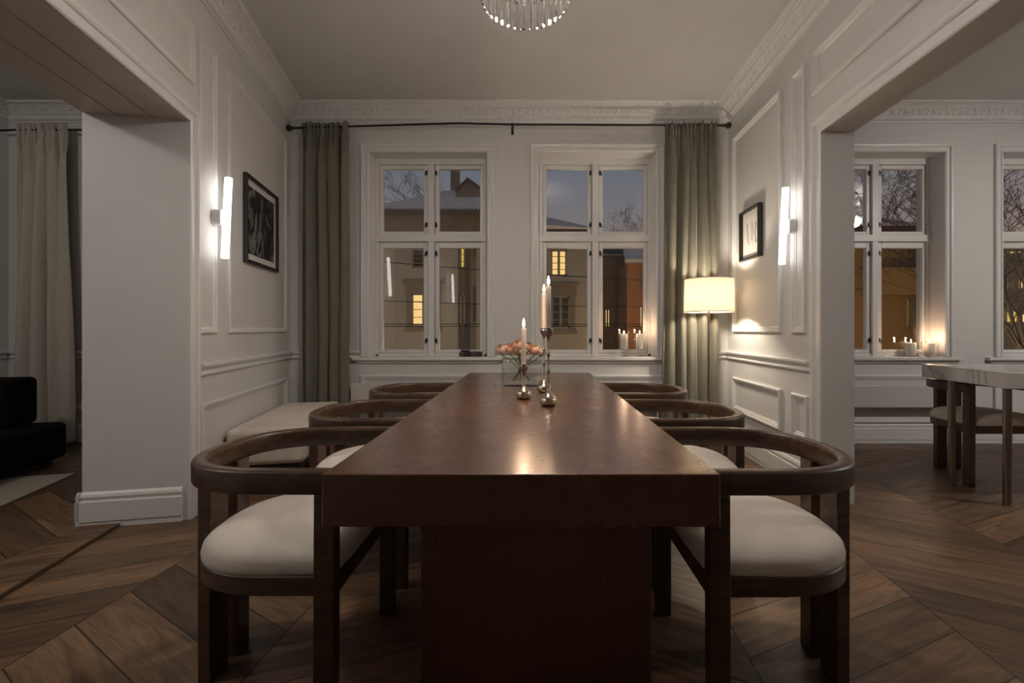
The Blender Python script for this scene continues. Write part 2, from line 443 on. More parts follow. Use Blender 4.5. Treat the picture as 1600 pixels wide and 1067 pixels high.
coarse = lambda d: None
cornice(TB, lambda d: Vector((XBR+.33-.0*d, YB-d, 0)), lambda d: Vector((8.2-d, YB-d, 0)), trimname(), step=.009)
cornice(TB, lambda d: Vector((-5.13+d, YB-d, 0)), lambda d: Vector((XBL-.50, YB-d, 0)), trimname(), step=.012)
def TFL(u, d, z): return Vector((-5.13+d, u, z))
cornice(TFL, fl(TFL, .5), lambda d: Vector((-5.13+d, YB-d, 0)), trimname(), step=.012)

# panels, dado and skirting ----------------------------------------------------
mb = MB()
for a, b in ((2.753, 2.977), (3.148, 4.32)):
    rect_moulding(mb, TL, uL(a), uL(b), 1.085, 2.915, PANELT)
rect_moulding(mb, TL, uL(2.765), uL(4.32), .30, .655, PANELP)
rect_moulding(mb, TL, LO0+.05, uL(2.70), 2.565, 2.915, PANELT)
rect_moulding(mb, TL, uL(.45), uL(.80), 1.085, 2.915, PANELT)
struct(mb.build(trimname(), TRIM))
mb = MB()
rect_moulding(mb, TR, uR(3.405), uR(4.30), 1.085, 2.91, PANELP)
rect_moulding(mb, TR, uR(3.075), uR(3.245), 1.085, 2.91, PANELP)
rect_moulding(mb, TR, uR(3.405), uR(4.30), .352, .662, PANELP)
rect_moulding(mb, TR, uR(3.045), uR(3.245), .352, .662, PANELP)
rect_moulding(mb, TR, RO0+.05, uR(2.985), 2.64, 2.92, PANELP)
struct(mb.build(trimname(), TRIM))
for T, a, b in ((TL, LO1+.10, uL(YB)-.02), (TR, RO1+.125, uR(YB)-.01)):
    mb = MB(); sweep_line(mb, T, a, b, DADO); struct(mb.build(trimname(), TRIM, fix=True))
mb = MB()
for a, b in ((XBL+.02, WIN[0][0]-.662), (WIN[0][0]+.662, WIN[1][0]-.662), (WIN[1][0]+.662, XBR-.02)):
    sweep_line(mb, TB, a, b, DADO)
struct(mb.build(trimname(), TRIM))
mb = MB()
for a, b in ((-5.1, XBL-.56),): sweep_line(mb, TB, a, b, DADO)
struct(mb.build(trimname(), TRIM))
mb = MB(); rect_moulding(mb, TB, -4.53, -4.0, .33, .66, PANELP); rect_moulding(mb, TB, -5.05, -4.7, .33, .66, PANELP); struct(mb.build(trimname(), TRIM))
mb = MB(); sweep_line(mb, TFL, YN, YB-.02, DADO); struct(mb.build(trimname(), TRIM))
for nm, T, a, b in (('baseboard_left', TL, LO1+.095, uL(YB)-.02), ('baseboard_right', TR, RO1+.12, uR(YB)-.02), ('baseboard_back', TB, XBL+.02, XBR-.02),
                    ('baseboard_back', TB, XBR+.3, 8.2), ('baseboard_back', TB, -5.1, XBL-.56), ('baseboard_left', TL, uL(YN), LO0-.1), ('baseboard_right', TR, uR(YN), RO0-.12)):
    mb = MB(); sweep_line(mb, T, a, b, BASE); struct(mb.build(nm, TRIM))
# skirting that wraps the foot of the left jamb
def TJ(u, d, z): return TL(LO1-d, -u, z)
mb = MB(); sweep_line(mb, TJ, .03, TLk+.02, BASE); struct(mb.build('baseboard_left', TRIM))
def TJ2(u, d, z): return TL(u, -TLk-d, z)
mb = MB(); sweep_line(mb, TJ2, LO1-.022, uL(4.3), BASE); struct(mb.build('baseboard_left', TRIM))
# casings round the openings
CAS = [(0,0),(0,.010),(.006,.016),(.026,.016),(.030,.010),(.052,.010),(.056,.020),(.066,.026),(.082,.026),(.090,.018),(.094,0)]
def casing3(mb, T, u0, u1, z0, ztop, prof, sc=1.):
    rings = [[T(u0-i*sc,d,z0), T(u0-i*sc,d,ztop+i*sc), T(u1+i*sc,d,ztop+i*sc), T(u1+i*sc,d,z0)] for i, d in prof]
    mb.loft(rings, False)
mb = MB(); casing3(mb, TL, LO0, LO1, 0, LH, CAS); struct(mb.build(trimname(), TRIM))
mb = MB(); casing3(mb, TR, RO0, RO1, 0, RH, CAS, 1.2); struct(mb.build(trimname(), TRIM))

# ------------------------------------------------------------------ windows
def make_window(idx, cx):
    w = thing('window_%d' % idx, None, None, (cx, YB, 0), kind='structure')
    # outer casing with the stepped profile
    T = lambda u, d, z: Vector((u, -d, z))
    mb = MB(); casing3(mb, T, -WHF, WHF, WZ0+.004, WZ1, [(0,0),(0,.014),(.010,.022),(.022,.022),(.026,.014),(.048,.014),(.052,.026),(.070,.030),(.080,.024),(.084,0)])
    mb.build('casing', TRIM, w)
    fy = .135
    # splayed reveal lining
    mb = MB(); mb.loft([[(-WHF,0,WZ0),(-WHF,0,WZ1),(WHF,0,WZ1),(WHF,0,WZ0)], [(-.558,fy,WZ0),(-.558,fy,WZ1-.012),(.558,fy,WZ1-.012),(.558,fy,WZ0)]], False)
    mb.build('reveal', TRIM, w, fix=False)
    # fixed frame
    mb = MB(); y0, y1 = fy-.005, fy+.085; X = .572; zt = WZ1+.001
    mb.box((-X,y0,WZ0), (-X+.046,y1,zt)); mb.box((X-.046,y0,WZ0), (X,y1,zt))
    mb.box((-X,y0+.0005,zt-.071), (X,y1,zt)); mb.box((-X,y0,WZ0), (X,y1,WZ0+.028))
    mb.box((-.033,y0-.012,WZ0), (.033,y1,zt-.071))
    mb.box((-X,y0-.016,1.992), (X,y1,2.062))
    mb.build('window_frame', TRIM, w, bevel=.005, fix=False)
    for sx in (-1, 1):
        for (za, zb, pa, pb) in ((WZ0+.030, 1.988, .905, 1.930), (2.066, zt-.073, 2.098, 2.728)):
            s = MB(); a0, a1 = .037, .524; p0, p1 = .078, .490
            if sx < 0: xa, xb, qa, qb = -a1, -a0, -p1, -p0
            else: xa, xb, qa, qb = a0, a1, p0, p1
            ya, yb = fy+.008, fy+.055
            s.box((xa,ya,za),(qa,yb,zb)); s.box((qb,ya,za),(xb,yb,zb)); s.box((qa,ya,za),(qb,yb,pa)); s.box((qa,ya,pb),(qb,yb,zb))
            so = s.build('sash', TRIM, w, bevel=.004, fix=False)
            g = MB(); g.box((qa-.004,fy+.032,pa-.004),(qb+.004,fy+.037,pb+.004)); g.build('pane', PANE, so)
            # little black stay hooks at the meeting stile
            for hz in (za+.13, zb-.11) if za < 1.5 else (za+.10, zb-.08):
                hk = MB(); hx = sx*.048
                hk.box((hx-.008, ya-.012, hz-.022), (hx+.008, ya, hz+.022)); hk.tube([(hx,ya-.012,hz+.012),(hx+sx*.012,ya-.022,hz),(hx+sx*.010,ya-.020,hz-.035)], .004, 6)
                hk.build('stay_hook', BLACK, so)
    # sill board
    s = MB(); s.box((-.735,-.045,WZ0-.032),(.735,.0,WZ0)); s.box((-.568,0,WZ0-.032),(.568,fy+.01,WZ0+.001)); s.build('window_sill', TRIM, w, bevel=.006)
    a = MB(); a.box((-.70,-.018,WZ0-.060),(.70,0,WZ0-.032)); a.build('apron', TRIM, w, bevel=.004)
    p = MB(); rect_moulding(p, T, -.66, .66, .20, .665, PANELP); p.build('lower_panel', TRIM, w)
    return w
for i, (cx, _) in enumerate(WIN): make_window(i+1, cx)

# radiators below the windows
for i, (xa, xb, lab) in enumerate(((-1.745,-.30,'flat white radiator under the left dining room window'),
                                   (-.02,1.26,'flat white radiator under the right window of the dining room'),
                                   (2.78,4.14,'low flat white radiator in the right hand room beneath the candlelit window'))):
    za, zb = (.34,.592) if i < 2 else (.362,.575)
    r = thing('radiator', lab, 'radiator', ((xa+xb)/2, YB-.07, 0), group='radiators under the windows')
    w = (xb-xa)/2
    m = MB(); m.box((-w,-.035,za),(w,.012,zb)); m.build('panel', RAD, r, bevel=.006)
    for sx in (-.7, .7):
        m = MB(); m.box((sx*w-.02,.012,za+.05),(sx*w+.02,.066,zb-.05)); m.build('bracket', RAD, r)
    m = MB(); m.tube([(w-.06,0,za),(w-.06,0,.03),(w-.06,0,.0)], .009, 8); m.build('pipe', RAD, r, smooth=True)

# ------------------------------------------------------------------ curtain rods and curtains
def rod(name, pts, label, finials):
    r = thing(name, label, 'curtain rod', pts[0])
    m = MB(); P = [Vector(p)-Vector(pts[0]) for p in pts]; m.tube(P, .010, 10); m.build('pole', BLACK, r, smooth=True, angle=40)
    for p, dx in finials:
        q = Vector(p)-Vector(pts[0]); m = MB()
        m.lathe([(.0,-.0),(.010,.0),(.010,.015),(.016,.018),(.016,.024),(.011,.028),(.011,.032),(.024,.044),(.030,.060),(.026,.077),(.012,.088),(0,.09)], n=16)
        m.v = [q + Vector((dx*v.z, v.y, v.x)) for v in m.v]; m.build('finial', BLACK, r, smooth=True)
    for p in pts[2:3]:
        q = Vector(p)-Vector(pts[0]); m = MB()
        m.tube([q, q+Vector((0,.04,0)), q+Vector((0,YB-p[1]-.005,0))], .007, 8)
        m.box((q.x-.012,YB-p[1]-.006,q.z-.05),(q.x+.012,YB-p[1]+.001,q.z+.05)); m.box((q.x-.006,q.y-.012,q.z-.045),(q.x+.006,q.y+.012,q.z+.012))
        m.build('bracket', BLACK, r)
    return r
zr = lambda px, py: at(px, py, 4.335)
a, b, c, d = zr(462,200), zr(716,192.5), zr(800,194.5), zr(1128,196)
rod('curtain_rod', [tuple(a),(-.14,4.335,c.z),tuple(d)] if False else [tuple(a), tuple(b), tuple(c), tuple(d)], 'long black curtain rod with ball finials above the dining room windows', [(tuple(a),-1),(tuple(d),1)])
rod('curtain_rod', [(-5.08,4.335,3.005),(-4.95,4.335,3.01),(-3.0,4.335,3.012)], 'black curtain rod in the left hand room carrying the cream curtain', [])

def curtain(name, label, mat, x0, x1, y, ztop, zbot, nf, amp, seed, spread=0., cat='curtain', head=.09):
    NU, NV = nf*30, 96
    nz = lambda a, b, c=0.: noise.noise(Vector((a+seed*7.3, b+seed*3.1, c)))
    rings = []
    for j in range(NV+1):
        t = (j/NV)**1.3; z = ztop - (ztop-zbot)*t; dz = ztop-z
        wid = 1 + spread*smoothstep((t-.1)/.9) + .03*nz(t*2.2, 9.)
        pinch = math.exp(-((dz-head)/.03)**2)              # gathered where the rod runs through
        top = 1-smoothstep(dz/.50)
        row = []
        for i in range(NU+1):
            q = i/NU
            f = q*nf + .55*nz(q*3.1, t*.9) + .10*nz(q*9, t*2.5, 4.)
            A = .75 + .9*nz(q*4.3, t*.7, 2.)
            w = math.sin(2*PI*f); w = math.copysign(abs(w)**.8, w)
            fine = .30*math.sin(2*PI*f*2.1+1.3) * (.6+nz(q*5, t*1.3, 8.))
            g = q*nf*2.6 + .25*nz(q*8, t*6, 5.)
            gath = .55*top*math.sin(2*PI*g) + .5*top*nz(q*22, dz*9, 6.)
            a_ = amp*(1-.45*pinch)
            X = (x1-x0)*((q-.5)*wid) + .03*nz(t*1.6, q*2.) + amp*.30*math.cos(2*PI*f)*(1-top*.6)
            Y = a_*(A*w*(1-.45*top) + fine*(1-.5*top) + gath)
            Y = max(-.075, min(.085, Y))
            zz = z + (.016*math.sin(2*PI*g+1)+.01*nz(q*15, 1.) if j < 3 else 0)
            row.append((X, Y, zz))
        rings.append(row)
    m = MB(); m.loft(rings, False)
    o = m.build(name, mat, smooth=True, fix=False, loc=((x0+x1)/2, y, 0))
    sd = o.modifiers.new('thick','SOLIDIFY'); sd.thickness = .004
    return tag(o, label, cat)
curtain('curtain', 'dark sage green curtain at the left end of the long rod, behind the cream bench', CURT, -2.215,-1.755, 4.335, 3.070, .015, 4, .042, 3, .0)
curtain('curtain', 'sage green curtain at the right end of the long rod, lit by the floor lamp', CURT, 1.245,1.745, 4.335, 3.080, .015, 5, .040, 11, .02)
curtain('curtain', 'cream curtain hanging in the left hand room behind the black sofa', CURTC, -4.93,-4.43, 4.335, 3.055, .03, 4, .050, 5, .10)

# ------------------------------------------------------------------ dining table
TX0, TX1, TY0, TY1, TZ, TT = -.530, .470, 1.14, 3.80, .75, .133
t = thing('dining_table', 'long dark red-brown lacquered dining table with thick top in the room centre', 'table', ((TX0+TX1)/2, (TY0+TY1)/2, 0))
m = MB(); m.box((-.5,-1.33,TZ-TT),(.5,1.33,TZ)); m.build('tabletop', TABLEWOOD, t, bevel=.004, seg=3)
m = MB(); m.box((-.321,-1.052,0),(.399,1.05,TZ-TT)); m.build('pedestal', TABLEWOOD, t, bevel=.003)

# ------------------------------------------------------------------ dining chairs
HW, DEP = .29, .515
def dpath(inset, n=44, ex=2.5, depth=DEP, straight=.19):
    """half round plan: from the near front end round the back to the far front end"""
    a = depth-straight-inset; b = HW-inset; pts = []
    m = 6
    for i in range(m): pts.append((-straight*i/m, -b))
    for i in range(n+1):
        th = -PI/2 - PI*i/n
        c, s = math.cos(th), math.sin(th)
        pts.append((-straight + a*math.copysign(abs(c)**(2/ex), c), b*math.copysign(abs(s)**(2/ex), s)))
    for i in range(1, m+1): pts.append((-straight*(1-i/m), b))
    return pts
def make_chair(label, loc, rz, group):
    ch = thing('dining_chair', label, 'chair', loc, rz, group)
    # rail: rounded rectangular section swept round the plan
    out, inn = dpath(0), dpath(.042)
    za, zb = .660, .728; q = .010
    rings = []
    for (ox, oy), (ix, iy) in zip(out, inn):
        def P(f, z): return (ox+(ix-ox)*f, oy+(iy-oy)*f, z)
        rings.append([P(0,za+q), P(.07,za+q*.3), P(.25,za), P(.75,za), P(.93,za+q*.3), P(1,za+q), P(1,zb-q), P(.93,zb-q*.3), P(.75,zb), P(.25,zb), P(.07,zb-q*.3), P(0,zb-q)])
    m = MB(); m.loft(rings, True, True); m.build('arm_rail', CHAIRWOOD, ch, smooth=True, angle=50)
    # seat frame: closed band
    o2, i2 = dpath(.022), dpath(.060)
    m = MB(); o2 = o2+[]; fa, fb = .374, .430
    rings = []
    full_o = [(-.004, o2[0][1])]+o2[1:-1]+[(-.004, o2[-1][1])]; full_i = [(-.045, i2[0][1]+.0)]+[p if p[0] < -.045 else (-.045, p[1]) for p in i2[1:-1]]+[(-.045, i2[-1][1])]
    for (ox, oy), (ix, iy) in zip(full_o, full_i):
        rings.append([(ox,oy,fa+.004),(ox+(ix-ox)*.1,oy+(iy-oy)*.1,fa),(ix,iy,fa),(ix,iy,fb),(ox+(ix-ox)*.1,oy+(iy-oy)*.1,fb),(ox,oy,fb-.004)])
    m.loft(rings, True, False, True); m.build('seat_frame', CHAIRWOOD, ch, smooth=True, angle=35)
    # cushion: domed D
    base = dpath(.020, 40, 2.4, DEP-.005); base = [(x-.004, y) for x, y in base]
    # close the front with extra points and soften its corners
    fr = []
    for k in range(1, 9): fr.append((-.004, base[-1][1] + (base[0][1]-base[-1][1])*k/9))
    loop = base+fr
    cx = -.22; cy = 0.
    prof = [(.97,.424),(1.0,.432),(1.006,.446),(.988,.466),(.94,.481),(.86,.4935),(.74,.503),(.58,.5095),(.40,.5135),(.2,.5155),(.05,.516)]
    rings = []
    for s, z in prof:
        r = []
        for (x, y) in loop:
            dx, dy = x-cx, y-cy
            # round the two front corners of the cushion
            k = 1 - .07*max(0, (abs(dy)/HW))**6 * max(0, min(1, (dx+.1)/.3))
            r.append((cx+dx*s*k, cy+dy*s*k, z))
        rings.append(r)
    m = MB(); m.loft(rings, True, True); m.build('seat', LINEN, ch, smooth=True, angle=70)
    for s in (-1, 1):
        m = MB(); y0, y1 = sorted((s*HW, s*(HW-.045)))
        m.loft([[(-.056-e,y0,z),(0.-e,y0,z),(0.-e,y1,z),(-.056-e,y1,z)] for z, e in ((0,.003),(.664,0))], True, True)
        m.build('leg', CHAIRWOOD, ch, bevel=.004)
        # rear legs: two broad slabs side by side under the back of the rail
        m = MB(); y0, y1 = sorted((s*.022, s*.098)); ang = s*.10
        def tr(x, y, z):
            yy = y - s*.06; return (x*math.cos(ang)-yy*math.sin(ang)-DEP+.028, s*.06+x*math.sin(ang)+yy*math.cos(ang), z)
        m.box((-.024,y0,0),(.020,y1,.664), tr); m.build('leg', CHAIRWOOD, ch, bevel=.004)
    return ch
CY = [1.525, 2.235, 3.005]
ll = ['near left walnut armchair with linen seat, closest to the camera on its side',
      'middle left walnut armchair with linen seat, second of three beside the bench',
      'far left walnut armchair with linen seat, before the left window radiator']
lr = ['near right walnut armchair with linen seat, closest to the camera on its side',
      'middle right walnut armchair with linen seat, second of three on its side',
      'far right walnut armchair with linen seat, next to the floor lamp']
chair = make_chair(ll[0], (-.541, CY[0], 0), 0, 'walnut armchairs around the dining table')
for i, y in enumerate(CY):
    if i: c = copy_tree(chair); c.location = (-.541, y, 0); c['label'] = ll[i]
    c = copy_tree(chair); c.location = (.478, y-.006, 0); c.rotation_euler.z = PI; c['label'] = lr[i]
c = copy_tree(chair); c.location = (3.36, 3.20, 0); c.rotation_euler.z = -PI/2
c['label'] = 'dark walnut armchair pushed under the marble table in the right hand room'

# ------------------------------------------------------------------ bench along the left wall
def rounded_block(mb, x0, x1, y0, y1, z0, z1): mb.box((x0,y0,z0),(x1,y1,z1))
b = thing('bench', 'long cream upholstered bench against the left wall below the framed photograph', 'bench', TL(uL(3.65), .29, 0), math.atan2(-SL, 1))
m = MB(); m.box((-.265,-.63,.185),(.235,.54,.440)); o = m.build('cushion', BENCHF, b, bevel=.045, seg=5)
m = MB(); m.box((-.22,-.57,.13),(.19,.50,.187)); m.build('frame', BLACKWOOD, b)
for sx in (-.20,.17):
    for sy in (-.54,.47):
        m = MB(); m.box((sx-.02,sy-.02,0),(sx+.02,sy+.02,.135)); m.build('leg', BLACKWOOD, b)

# ------------------------------------------------------------------ sofa and rug in the left room
s = thing('sofa', 'low black velvet sofa at the left edge of the picture', 'sofa', (-3.87, 3.80, .0265), math.radians(12))
m = MB(); m.box((-1.05,-1.35,.03),(0,.0,.325)); m.build('seat', VELVET, s, bevel=.05, seg=4)
m = MB(); m.box((-1.05,-.30,.325),(-.20,-.01,.70)); m.build('backrest', VELVET, s, bevel=.04, seg=4)
for x, y in ((-.1,-.1),(-.1,-1.25),(-.95,-.1),(-.95,-1.25)):
    m = MB(); m.box((x-.03,y-.03,0 if y < -1 else -.0103),(x+.03,y+.03,.032)); m.build('leg', BLACKWOOD, s)
m = MB(); m.add([], []); Z0 = .0162
pts = [(-3.46,3.44),(-3.16,2.40),(-4.6,2.05),(-4.95,3.05)]
m.loft([[(x,y,Z0) for x,y in pts],[(x,y,Z0+.010) for x,y in pts]], True, True)
tag(m.build('rug', RUG, bevel=.003), 'cream rug under the front of the black sofa', 'rug')

# ------------------------------------------------------------------ marble table in the right room
mt = thing('side_table', 'high white marble table on slim bronze legs in the right hand room', 'table', (3.0, 3.2, 0))
P = [(-.05,-.385),(.035,.345),(1.9,.13),(1.82,-.62)]
P = [(-.055,-.38),(.03,.35),(1.95,.35),(1.95,-.47)]
m = MB(); m.loft([[(x,y,.742) for x,y in P],[(x,y,.842) for x,y in P]], True, True); m.build('tabletop', MARBLE, mt, bevel=.003)
for x, y in ((-.004,-.325),(-.005,.055),(1.85,-.38),(1.85,.26)):
    m = MB(); m.lathe([(.0,0),(.026,0),(.026,.008),(.022,.010),(.022,.742),(0,.742)], (x,y,0), 20); m.build('leg', BRONZE, mt, smooth=True, angle=40)

# ------------------------------------------------------------------ sconces
def sconce(T, u, zc, tilt, label, energy=9.):
    p = T(u, 0, 0); s = thing('wall_sconce', label, 'wall light', (p.x, p.y, 0))
    nrm = (T(0,1,0)-T(0,0,0)); tan = (T(1,0,0)-T(0,0,0))
    def L(a, d, z): return tan*a + nrm*d + Vector((0,0,z))
    m = MB()
    rr = [[L(.024*math.cos(2*PI*k/20), d, zc+.052*math.copysign(abs(math.sin(2*PI*k/20))**.5, math.sin(2*PI*k/20))) for k in range(20)] for d in (.002,.055)]
    m.loft(rr, True, True); m.build('bracket', BRACK, s, smooth=True, angle=40)
    m = MB(); dx = math.sin(tilt)*.265; c = .083
    m.tube([L(0,c,zc)+tan*(-dx)+Vector((0,0,-.265)), L(0,c,zc)+tan*dx+Vector((0,0,.265))], .0225, 20)
    m.build('light_tube', TUBE, s, smooth=True, angle=40)
    return s
sconce(TL, uL(2.935), 1.835, .10, 'glowing white tube wall light on the left wall beside the opening')
sconce(TR, uR(3.215), 1.84, -.10, 'glowing white tube wall light on the right wall between lamp and opening')
sconce(TL, uL(.62), 1.88, .10, 'glowing white tube wall light seen only mirrored in the left window')

# ------------------------------------------------------------------ framed pictures
def picture(T, u0, u1, z0, z1, dep, fw, mat_w, label, art):
    p = T((u0+u1)/2, 0, 0); g = thing('picture_frame', label, 'picture', (p.x, p.y, 0))
    tan = (T(1,0,0)-T(0,0,0)); nrm = (T(0,1,0)-T(0,0,0)); w = (u1-u0)/2
    L = lambda a, d, z: tan*a + nrm*d + Vector((0,0,z))
    m = MB(); rect_moulding(m, L, -w, w, z0, z1, [(0,.001),(0,dep-.002),(.002,dep),(fw-.002,dep),(fw,dep-.002),(fw,.006)]); m.build('frame', BLACKWOOD, g)
    m = MB(); q = fw-.001; m.box((-w+q,.006,z0+q),(w-q,.010,z1-q), L); m.build('mat_board', MATW, g)
    a, b = mat_w; m = MB(); m.box((-w+fw+a,.0102,z0+fw+b),(w-fw-a,.0112,z1-fw-b), L)
    pr = m.build('print', art, g)
    return g, L, w
picture(TL, uL(3.385), uL(4.055), 1.615, 2.285, .030, .026, (.045,.050), 'large black framed monochrome abstract photograph on the left wall', ART)
PAPER = mat_flat('print_paper', (.66,.63,.59), .7, var=.01)
g, L, w = picture(TR, uR(3.71), uR(4.09), 1.713, 2.148, .042, .016, (.028,.04), 'small black framed ink line drawing on the right wall above the lamp', PAPER)
INK = mat_flat('ink', (.03,.03,.03), .8)
m = MB()
for pts in ([(-.075,.09),(-.082,.05),(-.066,.0),(-.078,-.05),(-.088,-.085)], [(-.01,.10),(-.012,.03),(-.008,-.06)], [(.085,.10),(.078,.03),(.062,-.05),(.050,-.08)], [(-.088,-.06),(-.072,-.085)]):
    m.tube([L(a,.0122,1.93+b) for a,b in pts], .0022, 5)
m.build('drawing', INK, g)

# ------------------------------------------------------------------ floor lamp
fl_ = thing('floor_lamp', 'slim dark floor lamp with glowing cream drum shade in the right corner', 'lamp', (1.560, 4.04, 0))
m = MB(); m.lathe([(0,0),(.135,0),(.138,.006),(.135,.016),(.12,.02),(.02,.024),(0,.024)], n=48); m.build('base', BLACK, fl_, smooth=True, angle=30)
m = MB(); m.lathe([(.0115,.02),(.0115,1.46),(0,1.46)], n=16); m.build('pole', BRONZE, fl_, smooth=True, angle=40)
m = MB(); m.lathe([(.212,1.265),(.206,1.555)], n=72); sh = m.build('lamp_shade', SHADE, fl_, smooth=True)
for z, r in ((1.265,.2125),(1.555,.2065)):
    m = MB(); m.lathe([(r+.001,z-.003),(r+.001,z+.004),(r-.002,z+.004),(r-.002,z-.003),(r+.001,z-.003)], n=72); m.build('shade_rim', SHTRIM, sh, smooth=True, angle=40)
m = MB()
for k in range(3):
    a = 2*PI*k/3+.4; m.tube([(0,0,1.45),(.206*math.cos(a),.206*math.sin(a),1.548)], .002, 6)
m.build('spider', BLACK, sh)
m = MB(); m.lathe([(0,1.375),(.018,1.38),(.03,1.40),(.03,1.42),(.018,1.445),(.012,1.46)], n=20); m.build('bulb', mat_emit('lamp_bulb', (1.,.80,.52), 8.), fl_, smooth=True)
ptlight('lamp_light', (0,0,1.40), 20., (1.,.87,.70), .045, fl_)

# ------------------------------------------------------------------ candles and holders on the table
def lathe_obj(prof, name, mat, parent, n=32): return MB().lathe(prof, n=n).build(name, mat, parent, smooth=True, angle=50)
def drop(r, zb, h):                                     # pear shaped drop that runs out into a stem
    return [(0,zb),(r*.5,zb),(r*.74,zb+h*.03),(r*.93,zb+h*.12),(r,zb+h*.25),(r*.96,zb+h*.37),(r*.80,zb+h*.49),(r*.56,zb+h*.60),(r*.34,zb+h*.70),(r*.19,zb+h*.81),(r*.12,zb+h*.92),(.0042,zb+h)]
def holder(loc, label, cup_z, knots):
    g = thing('candle_holder', label, 'candle holder', (loc[0], loc[1], TZ), group='drop shaped candle holders')
    lathe_obj(drop(.0425, 0, .088), 'base', SILVER, g)
    lathe_obj([(.0040,.082),(.0036,.10)] + [q for k in knots for q in ((.0036,k-.022),(.006,k-.012),(.0095,k-.002),(.0085,k+.005),(.0036,k+.020))] + [(.0036,cup_z-.03),(.0036,cup_z-.022)], 'stem', SILVER, g, 16)
    lathe_obj([(.0036,cup_z-.024),(.007,cup_z-.012),(.018,cup_z+.006),(.0235,cup_z+.019),(.0235,cup_z+.030),(.019,cup_z+.038),(.0135,cup_z+.038),(.0135,cup_z+.02),(0,cup_z+.02)], 'cup', CHROME, g)
    return g
def flame(parent, z, s=1., energy=.35, col=(1.,.62,.40), zl=None):
    lathe_obj([(.0008,z-.002),(.0010,z+.008)], 'wick', WICK, parent, 6)
    lathe_obj([(0,z+.003),(.0035*s,z+.007*s),(.0052*s,z+.014*s),(.0047*s,z+.022*s),(.0026*s,z+.031*s),(.0006,z+.040*s)], 'flame', FLAME, parent, 16)
    ptlight('candle_light', (0,0,z+.047*s), energy, col, .005, parent)
def taper(loc, z0, z1, label, r=.0125):
    g = thing('candle', label, 'candle', (loc[0], loc[1], z0), group='lit blush tapers on the dining table')
    h = z1-z0; lathe_obj([(0,0),(r*.95,0),(r,.02),(r*1.0,h*.5),(r*.98,h-.003),(r*.8,h),(r*.25,h-.002),(0,h-.002)], 'wax', WAXP, g, 24)
    flame(g, h, 1.25, .55); return g
h1 = (-.049, 2.38); h2 = (.073, 2.165); h3 = (.063, 2.63)
holder(h1, 'short pale gold drop candle holder in front of the flower vase', .142, [])
holder(h2, 'tall pale gold drop candle holder, front one of the tall pair right of the vase', .332, [.165, .245])
holder(h3, 'tall pale gold drop candle holder standing just behind the front tall one', .332, [.165, .245])
taper(h1, TZ+.1625, 1.120, 'short lit blush taper candle in front of the peach flowers')
taper(h2, TZ+.3525, 1.318, 'lit blush taper candle, taller looking of the pair on the tall holders')
taper((h3[0]-.016, h3[1]) if False else h3, TZ+.3525, 1.322, 'lit blush taper candle just left of and behind the tallest one')

# ------------------------------------------------------------------ vase with flowers
vx, vy = -.072, 2.92
v = thing('vase', 'clear oval glass vase of water on the dining table', 'vase', (vx, vy, TZ))
def oval(r1, r2, z, n=48, ex=2.2):
    out = []
    for k in range(n):
        a = 2*PI*k/n; c, s_ = math.cos(a), math.sin(a)
        out.append((r1*math.copysign(abs(c)**(2/ex), c), r2*math.copysign(abs(s_)**(2/ex), s_), z))
    return out
m = MB(); m.loft([oval(.118,.062,.0),oval(.128,.07,.006),oval(.130,.072,.10),oval(.129,.071,.208),oval(.126,.068,.210),oval(.125,.067,.205),oval(.125,.067,.028),oval(.118,.06,.020)], True, True)
m.build('glass', THIN, v, smooth=True, angle=60)
m = MB(); m.loft([oval(.122,.064,.024),oval(.1235,.0655,.030),oval(.1235,.0655,.112)], True, True); m.build('water', WATER, v, smooth=True, angle=60)
